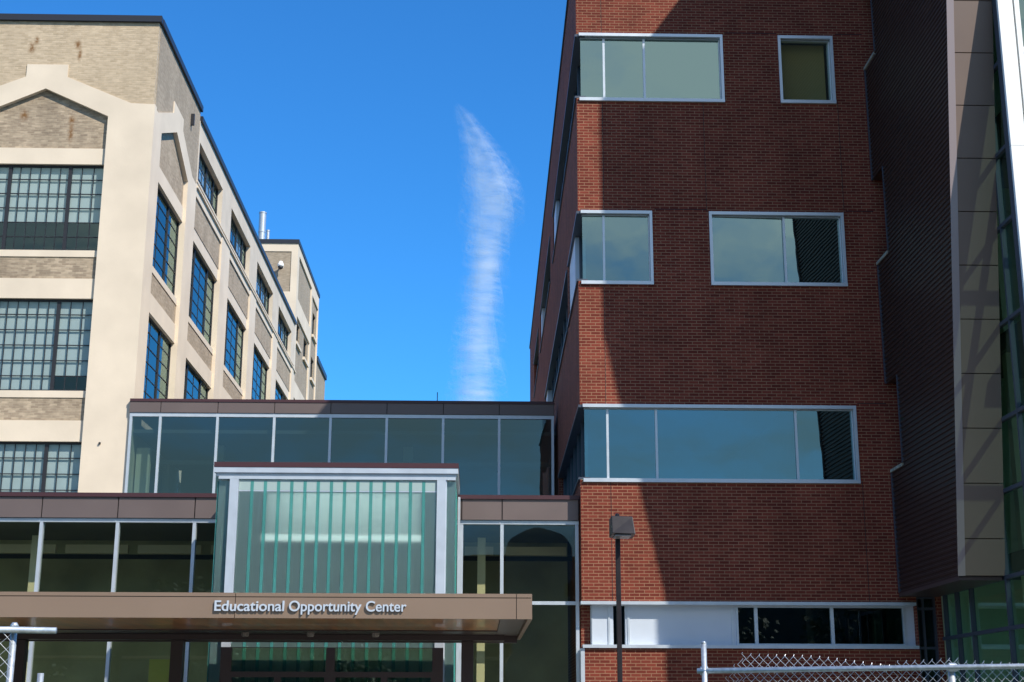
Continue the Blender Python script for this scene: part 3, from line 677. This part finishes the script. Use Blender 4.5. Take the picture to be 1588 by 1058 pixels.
# ================================================================== GLASS LOBBY (lower)
def lobby():
    T = thing('glass_lobby', 'low glazed lobby with brown fascia in front of the link, dark inside', 'building', (-3.8, 29.95, 0))
    F = FRONT(29.95); x0, x1 = -14, 2.125
    zt = 5.56
    ms = [-12.27, -10.69, -9.11, -7.53, -5.93, -4.3, -2.75, -1.2, -.34, .51]
    ms = [m for m in ms if not -4.9 < m < -.6]
    w = MB(); F.box(w, x0, x1, -.12, .03, zt-.08, zt); F.box(w, x0, x1, -.12, .02, 3.815, 3.885); F.box(w, x0, x1, -.12, .02, .12, .2)
    for m in ms+[x1-.04]:
        F.box(w, m-.035, m+.035, -.1, .026, 3.885, zt-.08); F.box(w, m-.035, m+.035, -.1, .026, .2, 3.815)
    wo = w.build('window_frame', m_alu, T)
    e = [x0]+ms+[x1]
    for a, b in zip(e, e[1:]):
        for z0, z1 in ((.15, 3.85), (3.85, 5.52)):
            g = MB(); g.quad(F.p(a+.01, -.05, z0), F.p(b-.01, -.05, z0), F.p(b-.01, -.05, z1), F.p(a+.01, -.05, z1)); g.build('pane', m_lobbyg, wo, fix=False)
    mb = MB()
    for a, b in zip(e, e[1:]): F.box(mb, a+.012, b-.012, -.1, .08, zt+.005, 6.0)
    build_each(mb, 'fascia_panel', m_brown, T); mb = MB(); F.box(mb, x0, x1, -.15, .06, zt+.002, 5.99); mb.build('fascia_joint', m_gasket, T)
    mb = MB(); F.box(mb, x0, x1+.01, -.25, .12, 6.0, 6.085); build_each(mb, 'coping', m_burg, T)
    mb = MB(); mb.box(x0, x1+.1, 30.1, 39.25, 5.75, 5.95); build_each(mb, 'roof', m_roof, T)
    mb = MB(); mb.box(x0, 2.1, 30.3, 38.9, 5.5, 5.55); mb.build('ceiling', m_intd, T)
    mb = MB()      # tan soffit band behind the glass, broken at the mullions
    for a, b in zip(e, e[1:]):
        if b-a > .6: mb.box(a+.06, b-.16, 31.6, 31.75, 5.02, 5.2)
    build_each(mb, 'soffit_band', m_tanbeam, T)
    mb = MB(); mb.box(x0, 2.1, 31.7, 31.74, 4.9, 5.0); mb.build('ceiling_edge', m_gasket, T)
    mb = MB()
    for x in (-9.55, -.0): mb.box(x, x+.17, 30.8, 31.0, .2, 5.3)
    build_each(mb, 'inner_column', m_tanbeam, T)
    mb = MB(); mb.box(x0, 2.1, 33.4, 33.6, .1, 5.5); mb.box(x0-.1, x0, 30, 39, 0, 6); build_each(mb, 'interior_wall', mat('dark olive inner wall', (.42, .44, .31), .9, noise=.3, nscale=.6), T)
    mb = MB(); mb.box(-7.1, -6.55, 31.8, 31.9, .2, 2.75); mb.box(-6.8, -6.6, 31.75, 31.79, 2.05, 2.35, m=0); build_each(mb, 'lobby_screen', m_yellow, T)
    mb = MB(); mb.box(x0, 2.1, 30.08, 39, .1, .14); mb.build('lobby_floor', mat('terrazzo floor', (.4, .38, .32), .4), T)
lobby()

# ================================================================== ENTRANCE BOX of channel glass
def entrance_box():
    T = thing('channel_glass_box', 'entrance box of frosted green channel glass with burgundy cap above the canopy', 'building', (-2.7, 27.2, 0))
    F = FRONT(27.2); L0, L1 = -5.03, -.42
    mb = MB(); mb.box(L0-.04, L1+.04, 27.14, 29.82, 6.195, 6.29); build_each(mb, 'coping', m_burg, T)
    mb = MB(); mb.box(L0-.035, L1+.035, 27.15, 29.83, 6.09, 6.19); mb.box(L0, L1, 27.22, 29.82, 6.03, 6.088); build_each(mb, 'roof_band', m_alu, T)
    mb = MB(); F.box(mb, L0+.05, L1-.01, -.1, .01, 5.97, 6.028)
    for x in (-4.76, -.79): F.box(mb, x, x+.17, -.12, .012, .12, 5.968)
    F.box(mb, L1-.0, L1+.05, -2.6, -2.52, .1, 6.02); F.box(mb, -.79+.17, -.60, -.08, -.02, .12, 5.96)
    build_each(mb, 'post', m_alu, T)
    # main channel glass front
    g = MB(); xs = [-4.59+.2585*k for k in range(15)]
    def channel(a, b, FR, d):      # shallow U, flanges inwards
        FR.box(g, a+.004, b-.004, d-.012, d, .15, 5.95)
    a = -4.588
    n = 15; wch = (-.792+4.588)/n
    F.box(g, a+.004, a+n*wch-.004, -.042, -.03, .15, 5.95)
    build_each(g, 'channel_glass', m_channel, T)
    f = MB()
    for k in range(1, n): F.box(f, a+k*wch-.03, a+k*wch+.03, -.10, -.022, .16, 5.94)
    build_each(f, 'glass_flange', m_fin, T)
    f2 = MB(); F.box(f2, -4.585, -.795, -.0285, -.0265, 5.76, 5.965); f2.build('frosted_band', mat('frosted film', (.34, .44, .42), .6), T)
    f2 = MB(); F.box(f2, -4.585, -.795, -.029, -.0235, 5.735, 5.757); f2.build('band_edge', m_alu, T)
    # corner returns: three narrow channels either side of the posts
    g = MB(); f = MB()
    for s0, s1 in ((-4.98, -4.76), (-.60, -.43)):
        F.box(g, s0, s1, -.09, -.08, .15, 5.95)
        k = s0
        while k < s1: F.box(f, k, k+.022, -.16, -.092, .16, 5.94); k += .072
    for s in (L0+.02, L1-.03):
        for k in range(9): 
            y = 27.32+.275*k; g.box(s, s+.01, y, y+.268, .15, 5.95); f.box(s-.006, s+.02, y-.012, y+.012, .16, 5.94)
    build_each(g, 'corner_glass', m_channel, T); build_each(f, 'corner_flange', m_fin, T)
    # inside: pale upper light-box wall, dark lower band, a lit tube
    mb = MB(); mb.box(-4.2, -1.15, 28.3, 28.4, 4.95, 5.9); mb.build('upper_liner', mat('white liner', (.78, .82, .8), .8), T)
    mb = MB(); mb.box(-4.9, -.5, 28.6, 28.7, .2, 5.9); mb.build('back_liner', mat('grey liner', (.10, .13, .13), .9), T)
    mb = MB(); mb.box(-4.58, -.8, 27.42, 27.46, 5.74, 5.95); mb.build('valance', m_white, T)
    mb = MB(); mb.box(-4.2, -1.1, 27.75, 27.85, 4.86, 4.98); mb.build('light_tube', m_tubelight, T)
    mb = MB(); mb.box(-4.2, -1.1, 27.47, 27.50, 5.76, 5.92); mb.build('added_glow_strip', emit('added liner glow', (.95, 1, .97), 7.5), T)  # unseen glowing strip added behind the valance to brighten the upper liner
entrance_box()

# ================================================================== ENTRANCE DOORS below the canopy
def doors():
    T = thing('entrance_doors', 'brown framed entrance doors with glass transoms under the canopy', 'door', (-2.7, 26.9, 0))
    F = FRONT(26.95)
    mb = MB(); F.wall(mb, -4.72, -.62, .12, 2.8, [(-4.52, -2.78, 2.36, 2.79), (-2.62, -.82, 2.36, 2.79), (-4.5, -3.72, .2, 2.26), (-3.6, -2.8, .2, 2.26), (-2.6, -1.76, .2, 2.26), (-1.64, -.84, .2, 2.26)], -.1, 0)
    mb.build('door_frame', mat('mauve brown door frame', (.12, .09, .09), .45, metal=.2), T)
    for a, b, z0, z1, n in ((-4.52, -2.78, 2.36, 2.79, 'transom_pane'), (-2.62, -.82, 2.36, 2.79, 'transom_pane'), (-4.5, -3.72, .2, 2.26, 'door_pane'), (-3.6, -2.8, .2, 2.26, 'door_pane'), (-2.6, -1.76, .2, 2.26, 'door_pane'), (-1.64, -.84, .2, 2.26, 'door_pane')):
        g = MB(); F.box(g, a, b, -.06, -.05, z0, z1); g.build(n, m_lobbyg, T)
    mb = MB()
    for x in (-3.72, -3.62, -1.76, -1.66): mb.tube([(x, 26.88, .9), (x, 26.88, 1.5)], .015, 6)
    build_each(mb, 'handle', m_alu, T)
doors()

# ================================================================== CANOPY
def canopy():
    T = thing('entrance_canopy', 'flat tan metal entrance canopy with glossy wood soffit carrying the sign letters', 'canopy', (-5, 23, 0))
    F = FRONT(20.9); X0, X1 = -14.0, .80
    mb = MB()
    js = [X0, -10.3, -3.49, .57, X1]
    for a, b in zip(js, js[1:]):
        F.box(mb, a+.005, b-.005, -.06, 0, 2.94, 3.235); F.box(mb, a+.005, b-.005, -.06, 0, 3.247, 3.30)
    build_each(mb, 'fascia', m_tan, T)
    mb = MB(); F.box(mb, X0, X1-.02, -.12, -.012, 2.95, 3.29); mb.build('fascia_joint', m_gasket, T)
    mb = MB(); mb.box(X1-.06, X1, 20.97, 26.8, 2.94, 3.3); mb.build('side_fascia', m_tan, T)
    mb = MB(); mb.box(X0, X1-.07, 21.05, 26.7, 3.2, 3.28); build_each(mb, 'roof', m_roof, T)
    mb = MB(); mb.box(X0, X1-.45, 21.3, 25.2, 3.02, 3.06); mb.build('soffit', m_wood, T)
    mb = MB(); mb.box(X0, X1-.065, 21.02, 21.295, 3.0, 3.05); mb.box(X1-.445, X1-.065, 21.3, 26.6, 3.0, 3.05); mb.box(X0, X1-.45, 25.205, 26.6, 3.0, 3.05); build_each(mb, 'soffit_border', m_dkbrown, T)
    mb = MB(); mb.box(X0, X1-.065, 26.62, 26.8, 2.88, 3.15); mb.box(X0, X1-.3, 26.3, 26.61, 2.9, 2.995); build_each(mb, 'rear_beam', m_dkbrown, T)
    for x in (-8.25, -5.42, -.17):
        mb = MB(); mb.box(x-.11, x+.11, 26.4, 26.6, .12, 2.895); mb.build('column', m_dkbrown, T, bevel=.006)
    for x in (-4.1, -2.95, -1.8):
        mb = MB(); mb.tube([(x, 25.8, 3.0), (x, 25.8, 2.96), (x, 25.8, 2.93)], [.07, .07, .05], 12); mb.build('downlight', mat('downlight trim', (.3, .26, .22), .4), T)
    # sign letters, stood off the fascia
    Z0 = 3.040
    words = (('Educational', -3.78, -2.78), ('Opportunity', -2.71, -1.67), ('Center', -1.605, -1.02))
    for txt, a, b in words:
        cu = bpy.data.curves.new('letters', 'FONT'); cu.body = txt; cu.size = .21; cu.extrude = .014; cu.offset = .0025; cu.space_character = 1.0
        o = bpy.data.objects.new('tmp', cu); col.objects.link(o); bpy.context.view_layer.update()
        me = bpy.data.meshes.new_from_object(o.evaluated_get(bpy.context.evaluated_depsgraph_get()))
        bpy.data.objects.remove(o)
        xs = [v.co.x for v in me.vertices]; w = max(xs)-min(xs); sx = (b-a)/w; x_min = min(xs)
        for v in me.vertices:
            x, y, z = v.co
            v.co = (a+(x-x_min)*sx, 20.88-z, Z0+y*1.0)
        me.materials.clear(); me.materials.append(m_letter)
        lo = bpy.data.objects.new('sign_letters', me); col.objects.link(lo); attach(lo, T)
canopy()

# ================================================================== LAMP POST
def lamp_post():
    T = thing('lamp_post', 'dark bronze lamp post with shoebox head in front of the red brick wall', 'lamp post', (2.36, 24, 0))
    mb = MB(); mb.box(2.322, 2.40, 23.96, 24.04, .12, 4.84); mb.build('pole', m_lamp, T, bevel=.008)
    mb = MB(); mb.tube([(2.36, 24, 4.84), (2.36, 24, 4.885), (2.36, 24, 4.905)], [.038, .038, .02], 10); mb.build('pole_cap', m_lamp, T)
    mb = MB()   # head: shallow box pitched towards the viewer, wider at its lower right
    P = [(2.215, 23.42, 4.50), (2.60, 23.40, 4.485), (2.60, 23.95, 4.47), (2.215, 23.95, 4.485), (2.215, 23.50, 4.80), (2.565, 23.50, 4.79), (2.565, 23.95, 4.79), (2.215, 23.95, 4.80)]
    mb.hexa(P); mb.build('lamp_head', m_lamp, T, bevel=.01)
    mb = MB(); mb.box(2.27, 2.53, 23.46, 23.9, 4.462, 4.482); mb.build('lamp_lens', mat('grey lamp lens', (.25, .25, .26), .3), T)
    mb = MB(); mb.box(2.25, 2.47, 23.88, 24.12, .12, .16); mb.build('base_plate', m_lamp, T)
lamp_post()

# ================================================================== CHAIN LINK FENCES
def chainlink(mb, x0, x1, y, zt, r=.0024, s=.036, rnd=0, dip=None, slope=0):
    n = int((x1-x0)/s); rg = random.Random(5)
    for i in range(n):
        xc = x0+s*i; top = zt(xc) if callable(zt) else zt
        k = int((top-.1)/s); pts = []
        for j in range(k+1):
            z = top-j*s; ph = (1 if (i+j) % 2 else -1)
            wob = rnd*math.sin(xc*3.1+z*4.0)
            pts.append((xc+ph*s*.5+wob*.3, y+wob+(.004 if j % 2 else -.004), z))
        # twisted knuckle ends above the top
        pts = [(pts[0][0]+.008, y, pts[0][2]+.014)]+pts
        mb.tube(pts, r, 4, cap=False)
def fences():
    T = thing('chain_link_fence', 'galvanised chain link fence with sagging mesh in front of the brick wall, bottom right', 'fence', (3, 12, 0), 'chain link fence sections')
    zr = lambda x: 1.955+.017*(x-1.83)
    mb = MB(); mb.tube([(1.82, 12, zr(1.82)), (9.5, 12, zr(9.5))], .023, 10); mb.build('top_rail', m_galv, T, smooth=True)
    mb = MB(); mb.tube([(1.88, 12.0, 0), (1.88, 12.0, 2.185)], .023, 10); mb.tube([(1.88, 12, 2.18), (1.88, 12, 2.195)], [.026, .012], 10); build_each(mb, 'post', m_galv, T, smooth=True)
    for x in (3.95, 6.8, 9.4):
        mb = MB(); mb.tube([(x, 12.05, 0), (x, 12.05, zr(x)+.02)], .03, 10); build_each(mb, 'post', m_galv, T, smooth=True)
    mb = MB()
    for x in (1.88, 3.95, 6.8): mb.tube([(x-.03, 12.02, zr(x)), (x+.03, 12.02, zr(x))], .037, 10)
    build_each(mb, 'clamp', m_galv, T)
    def zt(x):
        if x < 2.22: return 1.80+.3*max(0, (x-2.0)/.22)
        if x < 3.5: return 2.10-.10*(x-2.22)/1.28+.012*math.sin(x*5)
        return (2.045 if x < 4.0 else 2.02)+.014*math.sin(x*5)
    mb = MB(); chainlink(mb, 2.0, 7.2, 12.03, zt, rnd=.012); mb.build('wire_mesh', m_wire, T, fix=False)
    mb = MB(); rg = random.Random(3)
    for i in range(26):
        x = 2.3+rg.random()*4.5; mb.tube([(x, 11.99, zr(x)+.028), (x+.02, 12.0, zr(x)-.03), (x+.01, 12.03, zr(x)+.02)], .003, 4)
    build_each(mb, 'tie_wire', m_wire, T)
    T = thing('chain_link_fence', 'galvanised chain link fence end with dark screen and overhanging rail, bottom left corner', 'fence', (-3, 8.8, 0), 'chain link fence sections')
    mb = MB(); mb.tube([(-6, 8.8, 2.13), (-2.535, 8.8, 2.085)], .02, 10); mb.build('top_rail', m_galv, T, smooth=True)
    mb = MB(); mb.tube([(-2.80, 8.84, 0), (-2.80, 8.84, 2.11)], .021, 10); mb.tube([(-2.80, 8.84, 2.11), (-2.80, 8.84, 2.135)], [.03, .014], 10); build_each(mb, 'post', m_galv, T, smooth=True)
    mb = MB(); mb.tube([(-2.665, 9.0, 0), (-2.665, 9.0, 1.84)], .02, 10); mb.build('stub_post', m_galv, T, smooth=True)
    mb = MB(); chainlink(mb, -5.0, -2.76, 8.8, 2.08, r=.0023, rnd=.008); mb.build('wire_mesh', m_wire, T, fix=False)
    mb = MB(); mb.box(-6, -2.905, 8.84, 8.845, .1, 2.06); mb.build('screen_fabric', m_black, T)
fences()

# ================================================================== CLOUD (thin, streaky, torn trail)
def cloud():
    """torn vapour trail: nested curved hulls of thin ice cloud, each broken into fibres"""
    Y = 3000.
    cl = [(-54, 1345, 10), (-38, 1318, 24), (-14, 1270, 36), (8, 1215, 48), (22, 1160, 66), (27, 1120, 72), (24, 1080, 66), (18, 1020, 54), (12, 960, 48), (8, 906, 50), (0, 832, 54), (-3, 770, 54), (-4, 710, 62), (-8, 640, 60), (-6, 560, 56)]
    pts = []
    for (x0, z0, w0), (x1, z1, w1) in zip(cl, cl[1:]):
        for k in range(8): t = k/8; pts.append((x0+(x1-x0)*t, z0+(z1-z0)*t, w0+(w1-w0)*t))
    me_v, me_f, rad = [], [], []
    SEG = 40
    for h in range(9):
        fr = .34+.66*h/8; base = len(me_v)
        for (x, z, w) in pts:
            for q in range(SEG):
                an = 2*math.pi*q/SEG
                rr = w*1.12*fr*(1+.06*math.sin(z*.045+h*1.3)+.04*math.sin(z*.11+h*2.1))
                me_v.append((x+rr*math.cos(an), Y+rr*math.sin(an)*1.2, z)); rad.append(fr)
        for i in range(len(pts)-1):
            for q in range(SEG):
                a = base+i*SEG; me_f.append((a+q, a+(q+1) % SEG, a+SEG+(q+1) % SEG, a+SEG+q))
    me = bpy.data.meshes.new('cloud'); me.from_pydata(me_v, [], me_f)
    at = me.attributes.new('rad', 'FLOAT', 'POINT'); at.data.foreach_set('value', rad)
    me.polygons.foreach_set('use_smooth', [True]*len(me.polygons))
    o = bpy.data.objects.new('cloud', me); col.objects.link(o)
    tag(o, 'thin wispy white cloud trail drifting up the blue sky', 'cloud')
    m = bpy.data.materials.new('cloud vapour'); m.use_nodes = True; nt = m.node_tree; N = nt.nodes; L = nt.links; N.clear()
    def M_(op, a, b=None, cl_=False):
        n = N.new('ShaderNodeMath'); n.operation = op; n.use_clamp = cl_
        for i, s_ in enumerate((a, b)):
            if s_ is None: continue
            if isinstance(s_, (int, float)): n.inputs[i].default_value = s_
            else: L.new(s_, n.inputs[i])
        return n.outputs[0]
    out = N.new('ShaderNodeOutputMaterial'); df = N.new('ShaderNodeBsdfDiffuse'); df.inputs[0].default_value = (.93, .95, .97, 1)
    tl = N.new('ShaderNodeBsdfTranslucent'); tl.inputs[0].default_value = (.93, .95, .97, 1)
    b = N.new('ShaderNodeMixShader'); b.inputs[0].default_value = .42; L.new(df.outputs[0], b.inputs[1]); L.new(tl.outputs[0], b.inputs[2])
    tr = N.new('ShaderNodeBsdfTransparent'); mx = N.new('ShaderNodeMixShader'); L.new(tr.outputs[0], mx.inputs[1]); L.new(b.outputs[0], mx.inputs[2]); L.new(mx.outputs[0], out.inputs[0])
    g = N.new('ShaderNodeNewGeometry'); sp = N.new('ShaderNodeSeparateXYZ'); L.new(g.outputs['Position'], sp.inputs[0])
    wv = N.new('ShaderNodeTexNoise'); wv.inputs['Scale'].default_value = .011; wv.inputs['Detail'].default_value = 3; L.new(g.outputs['Position'], wv.inputs['Vector'])
    wo = N.new('ShaderNodeVectorMath'); wo.operation = 'MULTIPLY_ADD'; L.new(wv.outputs['Color'], wo.inputs[0]); wo.inputs[1].default_value = (14, 6, 16); L.new(g.outputs['Position'], wo.inputs[2])
    mp = N.new('ShaderNodeMapping'); mp.inputs['Scale'].default_value = (.013, .004, .11); mp.inputs['Rotation'].default_value = (0, R(6), 0); L.new(wo.outputs[0], mp.inputs[0])
    n1 = N.new('ShaderNodeTexNoise'); n1.inputs['Scale'].default_value = 1; n1.inputs['Detail'].default_value = 7; n1.inputs['Roughness'].default_value = .62; L.new(mp.outputs[0], n1.inputs['Vector'])
    n2 = N.new('ShaderNodeTexNoise'); n2.inputs['Scale'].default_value = .012; n2.inputs['Detail'].default_value = 2; L.new(g.outputs['Position'], n2.inputs['Vector'])
    ra = N.new('ShaderNodeAttribute'); ra.attribute_name = 'rad'
    core = M_('SUBTRACT', .60, M_('MULTIPLY', M_('POWER', ra.outputs['Fac'], 2.0), .66))
    a1 = M_('ADD', M_('MULTIPLY', M_('SUBTRACT', n1.outputs[0], .48), 2.9), core, True)
    a1 = M_('MULTIPLY', a1, M_('ADD', M_('MULTIPLY', n2.outputs[0], .9), .15))
    ends = N.new('ShaderNodeMapRange'); ends.interpolation_type = 'SMOOTHSTEP'; ends.inputs[1].default_value = 1350; ends.inputs[2].default_value = 1210; ends.inputs[3].default_value = .12; ends.inputs[4].default_value = 1; L.new(sp.outputs[2], ends.inputs[0])
    a1 = M_('MULTIPLY', M_('MULTIPLY', a1, ends.outputs[0]), .125)
    L.new(a1, mx.inputs[0])
    me.materials.append(m)
cloud()

# ================================================================== ACROSS THE STREET (seen mirrored in the glass)
def street_side():
    m_leaf = mat('green leaves', (.03, .05, .016), .7, noise=.4, nscale=.6); m_bark = mat('bark', (.09, .07, .05), .9, noise=.3, nscale=6)
    rg = random.Random(11)
    cm = MB()
    for k in range(42):
        th = rg.random()*6.283; ph = rg.uniform(-1, 1); rr = rg.random()**.4
        c = Vector((math.cos(th)*3.0*rr*math.sqrt(1-ph*ph*.6), math.sin(th)*3.0*rr*math.sqrt(1-ph*ph*.6), 5.6+ph*2.9))
        for j in range(42):
            d = Vector((rg.gauss(0, .5), rg.gauss(0, .5), rg.gauss(0, .4))); p = c+d
            a = Vector((rg.gauss(0, 1), rg.gauss(0, 1), rg.gauss(0, 1))).normalized(); b = a.orthogonal().normalized(); s = rg.uniform(.12, .24)
            cm.quad(p-a*s, p+b*s*.6, p+a*s, p-b*s*.6)
    tm = MB(); tm.tube([(0, 0, 0), (.05, .02, 2.2), (.0, .1, 4.2), (.1, .1, 6.4)], [.22, .16, .11, .05], 8)
    for k in range(6):
        an = k*1.05; tm.tube([(0, .05, 2.4+.45*k), (math.cos(an)*1.2, math.sin(an)*1.2, 3.7+.5*k), (math.cos(an)*2, math.sin(an)*2, 4.6+.5*k)], [.08, .05, .02], 5)
    src = None
    spots = [(-30, -36, 1.1), (-19, -40, 1.3), (-8, -37, 1.0), (16, -38, 1.15), (26, -41, 1.35), (37, -36, 1.1), (-43, -42, 1.4), (50, -40, 1.3)]
    for (x, y, s) in spots:
        T = thing('street_tree', 'leafy green tree across the street, dark mirror image in the lobby glass', 'tree', (0, 0, 0), 'trees across the street')
        if src is None:
            c = cm.build('crown', m_leaf, T, fix=False); t = tm.build('trunk', m_bark, T, fix=False, smooth=True); src = (c, t)
        else:
            for q in src:
                d = q.copy(); col.objects.link(d); d.parent = T
        T.location = (x, y, 0); T.scale = (s, s, s); T.rotation_euler = (0, 0, rg.random()*6)
    B = thing('vaulted_hall', 'hall with curved roof across the street, mirrored in lobby glass by the brick corner', 'building', (5, -60, 0))
    mb = MB()
    for cx, hw, zt, rise in ((5.2, 2.8, 14.8, 2.0),):
        poly = [(cx-hw, 0), (cx+hw, 0)]+[(cx+hw*math.cos(a), zt+rise*math.sin(a)) for a in [math.pi*k/24 for k in range(25)]]
        Frame((0, -60, 0), (1, 0, 0), (0, 1, 0)).prism(mb, poly, -30, 0)
    mb.build('vaulted_wall', mat('grey hall cladding', (.16, .17, .17), .7), B)
    mb = MB(); mb.box(-60, -3, -90, -58.5, 0, 18.2); mb.box(-2.98, 60, -90, -60.2, 0, 14.6); build_each(mb, 'side_wing', mat('brown hall brick', (.11, .08, .06), .9, noise=.2), B)
street_side()
